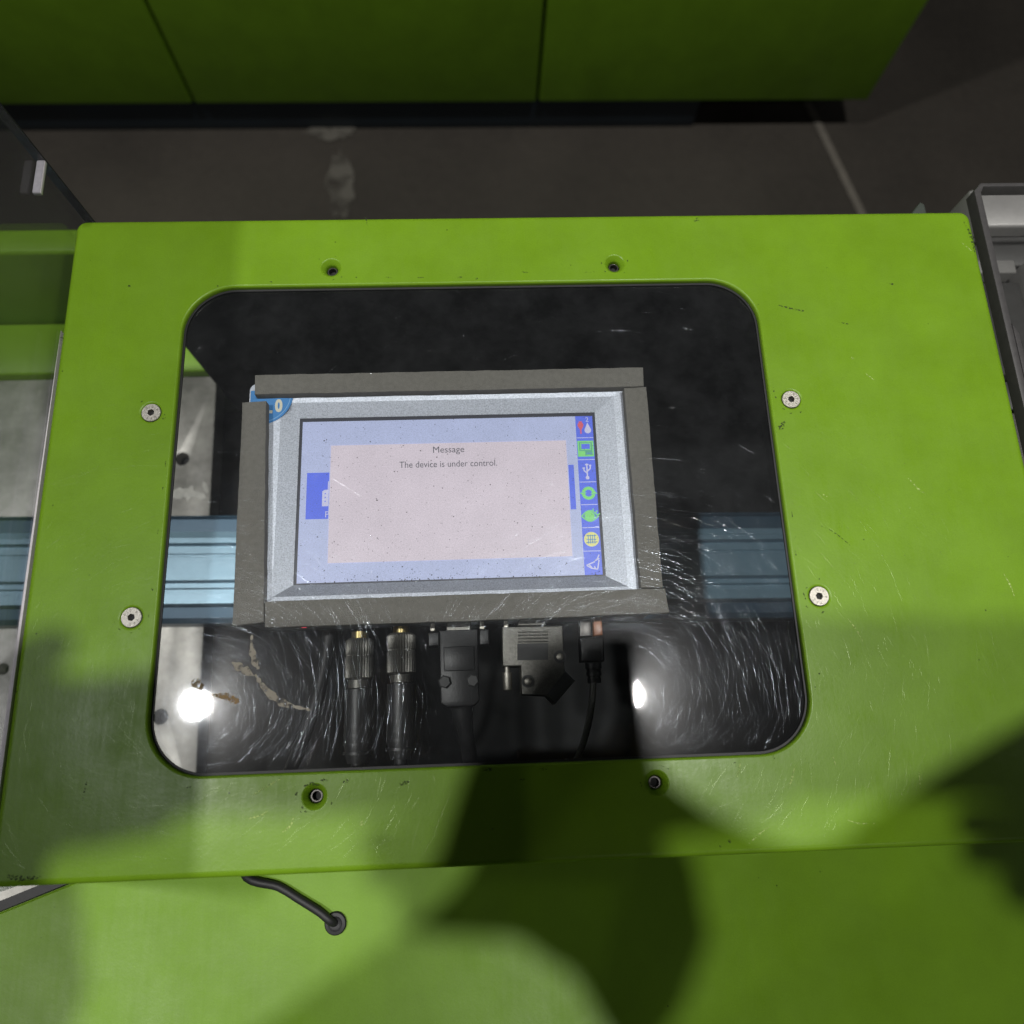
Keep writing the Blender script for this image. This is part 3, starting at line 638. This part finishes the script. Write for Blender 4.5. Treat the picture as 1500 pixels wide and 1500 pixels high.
strokes('eye_outline', [(eye[i], eye[(i+1) % len(eye)]) for i in range(len(eye))]+[((x+0.0016, y+0.0027), (x+0.0020, y+0.0039)), ((x+0.0032, y+0.0019), (x+0.0040, y+0.0028)), ((x+0.004, y+0.0004), (x+0.0053, y+0.0012))], 0.0006, S_green, zi+0.00008)
x, y = ic(5)
flat('globe_disc', circ(x, y, 0.0039, 26), zi, S_yel, scrn)
strokes('globe_grid', [((x-0.0026, y+k*0.0014+0.0007*(k > 0)-0.0002), (x+0.0026, y+k*0.0014+0.0007*(k > 0)-0.0002)) for k in (-1, 0, 1)]+[((x+k*0.0012, y-0.0024), (x+k*0.0012, y+0.0024)) for k in (-1.4, -0.45, 0.45, 1.4)], 0.00045, S_teal, zi+0.00005)
x, y = ic(6)
strokes('broom_symbol', [((x+0.0034, y+0.0042), (x+0.0022, y+0.0018)), ((x+0.0008, y+0.0010), (x+0.0034, y+0.0022)), ((x+0.0010, y+0.0006), (x-0.0034, y-0.0012)), ((x+0.0032, y+0.0014), (x+0.0022, y-0.0034)), ((x-0.0034, y-0.0012), (x-0.0010, y-0.0028)), ((x-0.0010, y-0.0028), (x+0.0022, y-0.0034)), ((x-0.0020, y-0.0010), (x-0.0006, y-0.0026)), ((x+0.0006, y-0.0018), (x+0.0010, y-0.0030))], 0.0006, S_white)
# sticker at the corner of the bezel
scx, scy = at(383, 579, ZB).xy; sr = 0.0168
stk = [(max(px_, DX0+0.0006), min(py_, DY1-0.004)) for px_, py_ in circ(scx, scy, sr, 48)]
st = prism('sticker', [p for i, p in enumerate(stk) if p != stk[i-1]], ZB+0.00003, ZB+0.0002, M_sticker, unit)
r1 = sr-0.0012
prism('sticker_ring', arc_band(scx, scy, r1-0.00022, r1, -88, 5, 26), ZB+0.0002, ZB+0.00026, M_sticker2, st)
text('sticker_print', '0', 0.0094, (*at(408.5, 595.5, ZB).xy, ZB+0.0003), M_cream, st, 0.03, xs=0.78, extrude=0.00002, bold=0.00045)
_p = at(397, 603.5, ZB); box('sticker_point', _p.x-0.0008, _p.x+0.0008, _p.y-0.0008, _p.y+0.0008, ZB+0.0002, ZB+0.0003, M_cream, st)
box('status_light', *(lambda p: (p.x-0.0012, p.x+0.0012))(at(443, 922, -0.03)), -0.0548, -0.0534, -0.034, -0.031, M_led, unit)
# dust and grit on the screen and bezel
verts = []; faces = []
def flake(x, y, z, r):
    k = random.choice((4, 5, 6)); a0 = random.random()*6; st_ = random.uniform(0.4, 1.0); ro_ = random.random()*3.14; b0 = len(verts)
    for i in range(k):
        a = a0+2*math.pi*i/k; rr_ = r*random.uniform(0.6, 1.2); u, v_ = rr_*math.cos(a), rr_*math.sin(a)*st_
        verts.append((x+u*math.cos(ro_)-v_*math.sin(ro_), y+u*math.sin(ro_)+v_*math.cos(ro_), z+random.uniform(0, 0.0001)))
    faces.append(tuple(range(b0, b0+k)))
for _ in range(2200):
    x = random.uniform(SX0, SX1); y = SY0+(SY1-SY0)*random.random()**1.25; flake(x, y, ZS+0.0004, 0.00008+0.00028*random.random()**5)
for _ in range(90): flake(random.uniform(SX0, SX1), random.uniform(SY0, SY1), ZS+0.0004, random.uniform(0.00025, 0.0005))
for _ in range(120): flake(random.gauss((SX0+SX1)/2, 0.05), SY0+abs(random.gauss(0, 0.0015)), ZS+0.0004, random.uniform(0.00012, 0.0005))
for X in (SX0, SX1):
    for _ in range(60): flake(X+random.gauss(0, 0.0015), random.uniform(SY0, SY1), ZS+0.0007, random.uniform(0.0001, 0.0003))
me = bpy.data.meshes.new('dust'); me.from_pydata(verts, [], faces); me.update()
dust = link('dust', me, pm('dark_grit', (0.075, 0.072, 0.075), 0.8), unit); dust['kind'] = 'stuff'

# foam strips laid on the bezel, against the window
ZF = -0.0088
def foam(poly, label):
    P = []
    for i in range(len(poly)):
        a, b_ = Vector(poly[i]), Vector(poly[(i+1) % len(poly)]); n = max(1, int((b_-a).length/0.006))
        for k in range(n): P.append(tuple(a+(b_-a)*k/n+Vector((random.uniform(-1, 1), random.uniform(-1, 1)))*0.00016))
    o = prism('foam_strip', P, ZB+0.0003, ZF, M_foam, None, 0.0003)
    return tag(o, label, 'foam strip', 'grey foam strips framing the display')
def fp(*pts): return [tuple(at(x, y, ZF).xy) for x, y in pts]
foam(fp((373, 577.5), (943, 566), (942, 538), (373, 549)), 'grey foam strip along the top of the display')
foam(fp((340, 916), (386, 911), (390, 587), (355, 589)), 'grey foam strip along the left side of the display, beside the blue sticker')
foam(fp((939, 861), (971, 861), (947, 566), (914, 569)), 'grey foam strip along the right side of the display, beside the icon column')
foam(fp((387.5, 919), (700, 909), (980, 897), (974, 862), (700, 870), (388, 881)), 'grey foam strip along the bottom of the display, above the plugs')

# ------------------------------------------------------------------ plugs and cables hanging from the display
ZC = -0.035
def P3(px, py, z=ZC): return at(px, py, z)
def circular(pxs, py0, py1, py2, label):
    a = P3(pxs[0], py0); r = (P3(pxs[2], py0).x-P3(pxs[1], py0).x)/2
    root = empty('circular_plug', (a.x, a.y, ZC), label, 'plug', 'circular plugs under the display')
    Lk = a.y-P3(pxs[0], py1).y; Lb = a.y-P3(pxs[0], py2).y
    lathe('neck', [(r*0.62, -0.0035), (r*0.62, 0.0003)], a, (0, -1, 0), M_gold, root, 20)
    lathe('knurled_ring', [(r*0.85, 0), (r, 0.0012), (r, Lk*0.38), (r*0.93, Lk*0.4), (r*0.93, Lk*0.43), (r, Lk*0.45), (r, Lk-0.001), (r*0.85, Lk)], a, (0, -1, 0), M_zinc, root, 64, r*0.05, 32, (0.001, Lk-0.0008))
    lathe('collar', [(r*0.8, Lk+0.0002), (r*0.8, Lk+0.004), (r*0.72, Lk+0.0045)], a, (0, -1, 0), M_zinc, root, 24)
    bt = lathe('strain_relief', [(r*1.02, Lk+0.0047), (r*1.04, Lb*0.85), (r*0.75, Lb)]+[], a, (0, -1, 0), M_blackpl, root, 28)
    for i in range(4):
        t = Lb*(0.70+0.07*i); lathe('relief_rib', [(r*1.07, t), (r*1.07, t+0.0013)], a, (0, -1, 0), M_blackpl, bt, 24)
    tube('cable', [(a.x, a.y-Lb+0.002, ZC), (a.x-0.002, a.y-Lb-0.02, ZC-0.004), (a.x-0.01, a.y-Lb-0.035, ZC-0.05), (a.x-0.02, -0.145, -0.16), (a.x-0.02, -0.14, -0.21)], 0.0032, M_black, root)
circular((588, 568, 608), 928, 988, 1112, 'knurled round metal plug beside the left flat plug')
circular((527, 508, 547), 936, 996, 1118, 'dim knurled round plug, leftmost under the display')
# flat plug with dark cover
def poly_px(pts): return [tuple(P3(x, y).xy) for x, y in pts]
d1 = empty('flat_plug', tuple(P3(672, 975)), 'dark grey two-bolt flat plug below the display, left of the metal one', 'plug', 'flat plugs under the display')
prism('shell', poly_px([(655, 926), (689, 925), (690, 911), (654, 912)]), ZC-0.004, ZC+0.004, M_zinc, d1, 0.0004)
prism('cover', poly_px([(647, 1030), (655, 1036), (695, 1034), (702, 1027), (700, 924), (645, 926)]), ZC-0.008, ZC+0.008, M_blackpl, d1, 0.0012)
prism('raised_face', poly_px([(652, 985), (696, 983), (695, 948), (651, 950)]), ZC+0.0081, ZC+0.0088, M_blackpl, d1, 0.0004)
prism('ear', poly_px([(628, 948), (644, 947), (644, 927), (628, 928)]), ZC-0.006, ZC+0.004, M_blackpl, d1, 0.0006)
prism('ear', poly_px([(702, 946), (717, 945), (716, 923), (702, 924)]), ZC-0.006, ZC+0.004, M_blackpl, d1, 0.0006)
for x, y in ((634, 920), (706, 917)): p = P3(x, y); box('jack_post', p.x-0.0012, p.x+0.0012, p.y-0.0018, p.y+0.0022, ZC-0.002, ZC+0.002, M_steel, d1, 0.0003)
for x, y in ((653, 1000), (693, 998)):
    p = P3(x, y); lathe('bolt', [(0.0034, 0.0), (0.0034, 0.0008), (0.0028, 0.0012), (0.0027, 0.0022)], (p.x, p.y, ZC+0.0081), (0, 0, 1), M_darkalu, d1, 6, angle=30)
tube('cable', [P3(676, 1034), P3(680, 1060, ZC-0.002), P3(686, 1095, ZC-0.012), P3(690, 1120, -0.08), P3(690, 1110, -0.19)], lambda u: 0.0062-0.0022*min(1, u*3), M_black, d1)
# flat plug with metal shell and angled outlet
d2 = empty('flat_plug', tuple(P3(785, 970)), 'speckled metal flat plug with angled outlet and grip ridges', 'plug', 'flat plugs under the display')
prism('shell', poly_px([(758, 918), (798, 917), (797, 907), (760, 908)]), ZC-0.004, ZC+0.005, M_zinc, d2, 0.0004)
body = prism('cover', poly_px([(736, 977), (762, 977), (763, 1018), (799, 1020), (811, 1032), (840, 998), (825, 983), (822, 919), (735, 921)]), ZC-0.009, ZC+0.008, M_zinc, d2, 0.0010)
for i in range(4):
    y0 = 927+i*4.6; prism('grip_ridge', poly_px([(758, y0+2.6), (801, y0+1.8), (801, y0), (758, y0+0.8)]), ZC+0.0081, ZC+0.0093, M_zinc, d2, 0.0003)
prism('label_recess', poly_px([(757, 969), (801, 968), (801, 944), (757, 945)]), ZC+0.0079, ZC+0.0083, M_darkalu, d2)
for x, y in ((818, 964), (772, 999)):
    p = P3(x, y); lathe('bolt', [(0.0032, 0.0), (0.0032, 0.0010), (0.0022, 0.0010), (0.0021, 0.0004)], (p.x, p.y, ZC+0.0081), (0, 0, 1), M_darkalu, d2, 20)
    lathe('bolt_head', [(0.0018, 0), (0.0018, 0.0014), (0.0012, 0.0018)], (p.x, p.y, ZC+0.0081), (0, 0, 1), M_steel, d2, 16)
prism('outlet', poly_px([(799, 1018), (811, 1031), (839, 998), (826, 985)]), ZC+0.0081, ZC+0.0089, M_darkalu, d2, 0.0003)
p = P3(743, 985); lathe('thumb_screw', [(0.0024, 0), (0.0024, 0.0085), (0.002, 0.009)], (p.x, p.y, ZC), (0, -1, 0), M_steel, d2, 14); lathe('screw_neck', [(0.0014, -0.003), (0.0014, 0.0001)], (p.x, p.y, ZC), (0, -1, 0), M_steel, d2, 12)
p = P3(741, 915); box('jack_post', p.x-0.0012, p.x+0.0012, p.y-0.0022, p.y+0.002, ZC-0.002, ZC+0.002, M_steel, d2, 0.0003)
# small data plug
us = empty('data_plug', tuple(P3(866, 950)), 'small dark data plug with amber insert and thin grey cable', 'plug')
prism('body', poly_px([(850, 970), (884, 969), (883, 934), (848, 935)]), ZC-0.005, ZC+0.004, M_blackpl, us, 0.0008)
prism('amber_insert', poly_px([(869, 932), (882, 931), (880, 904), (868, 905)]), ZC-0.002, ZC+0.003, M_amber, us, 0.0004)
prism('side_insert', poly_px([(849, 933), (866, 932), (865, 907), (849, 908)]), ZC-0.004, ZC+0.001, M_insert, us, 0.0004)
c0 = P3(869, 971)
lathe('strain_relief', [(0.0042, 0), (0.0042, 0.003), (0.0036, 0.0032), (0.0036, 0.0042), (0.0039, 0.0044), (0.0039, 0.0066), (0.0033, 0.0068), (0.0033, 0.0078), (0.0036, 0.008), (0.0034, 0.0102)], c0, (0, -1, 0), M_blackpl, us, 20)
tube('cable', [P3(869, 1000), P3(868, 1020, ZC-0.001), P3(864, 1050, ZC-0.004), P3(857, 1080, ZC-0.009), P3(848, 1105, ZC-0.018), P3(835, 1125, ZC-0.05), P3(830, 1115, -0.2)], 0.0017, pm('grey_cable', (0.11, 0.11, 0.10), 0.35), us)
lc = tube('loose_cable', [P3(482, 925, -0.05), P3(478, 965, -0.05), P3(468, 1010, -0.05), P3(450, 1065, -0.05), P3(432, 1112, -0.06), P3(415, 1150, -0.10), P3(410, 1150, -0.19)], 0.0036, M_black)
tag(lc, 'black cable hanging below the display left of the round plugs', 'cable')
gp = at(492, 1352, -0.05)
fc = empty('front_cable', (-0.12, -0.172, -0.046), None, None)
tube('cable_jacket', [(-0.125, -0.150, -0.075), (-0.1205, -0.172, -0.0462), tuple(at(408, 1299, -0.047)), tuple(at(438, 1317, -0.047)), tuple(at(468, 1336, -0.0465)), (gp.x-0.0015, gp.y+0.0012, -0.0475), (gp.x, gp.y, -0.056), (gp.x, gp.y, -0.08)], 0.0021, M_black, fc)
lathe('grommet', [(0.0028, 0.0), (0.0052, 0.0), (0.0054, 0.0008), (0.0048, 0.0016), (0.0034, 0.0018), (0.0026, 0.0012)], (gp.x, gp.y, -0.0499), (0, 0, 1), M_black, fc, 28)
tag(fc, 'black cable running from under the cover across the green shelf', 'cable')

# ------------------------------------------------------------------ clear guard sheets beside the cover
gl = empty('side_guard', (-0.219, 0, 0), 'clear guard sheet standing along the left edge of the green cover', 'guard')
box('guard_sheet', -0.2222, -0.2172, -0.170, 0.1795, -0.0285, 0.24, M_guard, gl)
box('rear_edge', -0.2223, -0.2171, 0.1796, 0.1803, -0.0285, 0.24, pm('guard_cut_edge', (0.03, 0.03, 0.032), 0.3), gl)
prism('bottom_edge', [(-0.2163, 0.10), (-0.2181, -0.12), (-0.2184, -0.170), (-0.2161, -0.170)], -0.006, -0.0012, M_frost, gl)
box('rear_bottom_edge', -0.2222, -0.2163, 0.1660, 0.1795, -0.0285, -0.0280, M_frost, gl)
box('slot_edge', -0.2212, -0.2170, 0.160, 0.1795, 0.0270, 0.0296, M_frost, gl, 0.0006)

gr = empty('station_cover', (0.45, 0.05, 0), 'clear cover sheet with a grey edge right of the green cover', 'guard')
bm = bmesh.new()
prism('cover_sheet', [(0.2915, -0.02), (0.60, -0.02), (0.60, 0.1835), (0.2925, 0.1835), (0.2885, 0.178), (0.2885, 0.085)], -0.006, -0.0005, M_guard2, gr)
bm.free()
prism('sheet_edge', [(0.2875, -0.02), (0.2913, -0.02), (0.2913, 0.085), (0.2913, 0.1772), (0.2935, 0.1812), (0.60, 0.1812), (0.60, 0.1836), (0.2922, 0.1836), (0.2875, 0.1785)], -0.0075, 0.0003, M_frost_grey, gr, 0.0004)
prism('edge_step', [(0.2915, -0.02), (0.2945, -0.02), (0.2945, 0.087), (0.2915, 0.094)], -0.0060, 0.0004, M_frost_grey, gr, 0.0004)
# metal blocks of the slide station seen under it
sl = empty('slide_station', (0.42, 0.1, -0.12), 'grey metal slide blocks under the clear sheet at the right edge', 'slide')
box('light_block', 0.3245, 0.62, 0.1905, 0.219, -0.12, -0.050, M_alu, sl, 0.002)
box('dark_strip', 0.325, 0.62, 0.168, 0.190, -0.12, -0.060, M_darkalu, sl, 0.001)
box('bridge_plate', 0.285, 0.345, 0.158, 0.1675, -0.12, -0.052, M_alu, sl, 0.001)
box('slide_plate', 0.285, 0.353, 0.092, 0.1575, -0.13, -0.062, M_darkalu, sl, 0.001)
box('side_block', 0.3535, 0.62, 0.120, 0.1675, -0.13, -0.052, M_alu, sl, 0.001)
box('cross_block', 0.3535, 0.62, 0.092, 0.1195, -0.13, -0.062, M_darkalu, sl, 0.001)
box('lower_plate', 0.282, 0.62, 0.072, 0.0915, -0.14, -0.070, M_darkalu, sl, 0.001)
box('grit_plate', 0.282, 0.62, -0.12, 0.066, -0.14, -0.060, pm('sparkling_grit', (0.10, 0.095, 0.09), 0.5, metal=0.3, vary=0.6, vscale=900, bump=0.8, bscale=900), sl, 0.001)
box('gap_floor', 0.282, 0.62, -0.12, 0.24, -0.20, -0.145, M_hole, sl)
bk = prism('mounting_bracket', [(0.255, 0.170), (0.277, 0.170), (0.277, 0.191), (0.2745, 0.193)], -0.075, -0.028, pm('dark_green_steel', (0.055, 0.065, 0.055), 0.5), None, 0.0008)
tag(bk, 'dark triangular bracket behind the rear right corner of the green cover', 'bracket')

# ------------------------------------------------------------------ hanging lamps (fittings round the lights, the rear pair added as fill)
for i, (lx, ly, lz, pw) in enumerate(LAMPS):
    root = empty('hanging_lamp', (lx, ly, lz), 'round high-bay lamp hanging above the %s' % ('machine, left of the photographer', 'machine, above the tablet', 'aisle far to the left', 'aisle far to the right', 'aisle behind on the left, added as fill light', 'aisle behind on the right, added as fill light')[i], 'lamp', 'lamps hanging in rows')
    lathe('lamp_housing', [(0.20, 0.004), (0.20, 0.03), (0.14, 0.06), (0.10, 0.16), (0.03, 0.18)], (lx, ly, lz), (0, 0, 1), M_darkalu, root, 32)
    LAMP_OBJS[i].parent = root; LAMP_OBJS[i].matrix_parent_inverse = Matrix.Translation(-root.location)

# ------------------------------------------------------------------ the photographer: phone in both hands, widened to tablet size for its shadow
vd = -CZ
pc = CAM-vd*0.008
def ph(u, v_, t): return pc+CX*u+CY*v_-vd*t
phone = empty('tablet', tuple(ph(0.03, 0, 0)), 'small dark tablet held over the cover by both hands, widened for its shadow', 'tablet')
bm = bmesh.new(); bm_box(bm, -0.062, 0.1435, -0.026, 0.052, 0, 0.0085, 0.003, 3)
for v in bm.verts: v.co = ph(*v.co)
bmesh.ops.recalc_face_normals(bm, faces=bm.faces); frombm('tablet_body', bm, M_blackpl, phone, True, 40)
lathe('lens', [(0.009, -0.0), (0.009, -0.0016), (0.0075, -0.002)], ph(0.002, 0, -0.0002), -vd, M_black, phone, 24)

M_skin = pm('skin', (0.42, 0.25, 0.17), 0.5); M_cloth = pm('dark_work_jacket', (0.03, 0.032, 0.04), 0.85, vary=0.2, vscale=80); M_trous = pm('dark_trousers', (0.025, 0.025, 0.03), 0.85)
V = []; E = []; RAD = []
def jn(p, r, prev=None):
    V.append(p); RAD.append(r); i = len(V)-1
    if prev is not None: E.append((prev, i))
    return i
pel = jn((0.03, -0.62, 0.02), 0.15); wa = jn((0.03, -0.575, 0.20), 0.14, pel); ch = jn((0.03, -0.50, 0.40), 0.15, wa); nb = jn((0.03, -0.44, 0.56), 0.075, ch); nk = jn((0.03, -0.395, 0.635), 0.055, nb)
h1 = jn((0.03, -0.355, 0.70), 0.075, nk); h2 = jn((0.03, -0.335, 0.78), 0.085, h1); h3 = jn((0.03, -0.34, 0.85), 0.06, h2)
for s in (-1, 1):
    hp = jn((0.03+s*0.10, -0.62, -0.04), 0.095, pel); kn = jn((0.03+s*0.12, -0.58, -0.46), 0.065, hp); an = jn((0.03+s*0.13, -0.62, -0.865), 0.045, kn); jn((0.03+s*0.14, -0.48, -0.915), 0.035, an)
def arm(s, elbow, wrist, palm, knuckle):
    sh = jn((0.03+s*0.20, -0.46, 0.50), 0.07, ch); el = jn(elbow, 0.066, sh); m1 = jn(tuple(Vector(elbow)*0.5+Vector(wrist)*0.5), 0.062, el); wr = jn(wrist, 0.055 if s < 0 else 0.062, m1)
    pa = jn(palm, 0.054, wr); kb = jn(knuckle, 0.046, pa); P = Vector(knuckle)
    for k in range(4):
        b0 = P+Vector((-s*0.006, 0.024-0.0165*k, 0.003*k)); ln = (0.040, 0.046, 0.043, 0.033)[k]
        k1 = jn(tuple(b0), 0.0105, kb); k2 = jn(tuple(b0+Vector((-s*ln*0.8, 0.003, 0.006))), 0.0095, k1); jn(tuple(b0+Vector((-s*ln*1.5, 0.006, 0.010))), 0.0085, k2)
    t1 = jn(tuple(Vector(palm)+Vector((-s*0.010, 0.036, 0.004))), 0.0125, pa); t2 = jn(tuple(Vector(palm)+Vector((-s*0.034, 0.050, 0.014))), 0.0105, t1); jn(tuple(Vector(palm)+Vector((-s*0.052, 0.056, 0.020))), 0.0095, t2)
arm(-1, (-0.340, -0.360, 0.28), (-0.118, -0.184, 0.376), (-0.142, -0.112, 0.388), (-0.098, -0.106, 0.390))
arm(1, (0.430, -0.112, 0.34), (0.186, -0.220, 0.375), (0.146, -0.158, 0.385), (0.102, -0.153, 0.387))
me = bpy.data.meshes.new('person'); me.from_pydata(V, E, []); me.update()
tmp = bpy.data.objects.new('person_tmp', me); COL.objects.link(tmp)
md = tmp.modifiers.new('skin', 'SKIN'); md.use_smooth_shade = True
for i, sv in enumerate(me.skin_vertices[0].data): sv.radius = (RAD[i], RAD[i]*(0.72 if i in (pel, wa, ch) else 1.0)); sv.use_root = (i == 0)
sb = tmp.modifiers.new('sub', 'SUBSURF'); sb.levels = 2; sb.render_levels = 2
bpy.context.view_layer.update()
pme = bpy.data.meshes.new_from_object(tmp.evaluated_get(bpy.context.evaluated_depsgraph_get())); bpy.data.objects.remove(tmp)
pme.materials.clear()
for m_ in (M_cloth, M_skin, M_trous): pme.materials.append(m_)
for p in pme.polygons:
    c = p.center; p.use_smooth = True
    p.material_index = 1 if (c.z > 0.60 or (c.y > -0.19 and c.z > 0.2 and abs(c.x) < 0.215)) else (2 if c.z < 0.05 else 0)
person = link('person', pme, None)
bm = bmesh.new(); bmesh.ops.create_uvsphere(bm, u_segments=24, v_segments=16, radius=1.0)
for v in list(bm.verts):
    if v.co.z < -0.05 and v.co.y > -0.2: bm.verts.remove(v)
for v in bm.verts: k_ = 1+random.uniform(-0.02, 0.02); v.co = Vector((0.03+v.co.x*0.086*k_, -0.352+v.co.y*0.092*k_, 0.79+v.co.z*0.10*k_))
frombm('hair', bm, M_black, person, True)
person = person; person['label'] = 'person in a dark jacket holding a small tablet over the cover'; person['category'] = 'person'

# ------------------------------------------------------------------ render settings
sc.render.engine = 'CYCLES'; sc.cycles.transparent_max_bounces = 14; sc.cycles.max_bounces = 5; sc.cycles.sample_clamp_indirect = 6.0
sc.render.resolution_x = 1024; sc.render.resolution_y = 1024
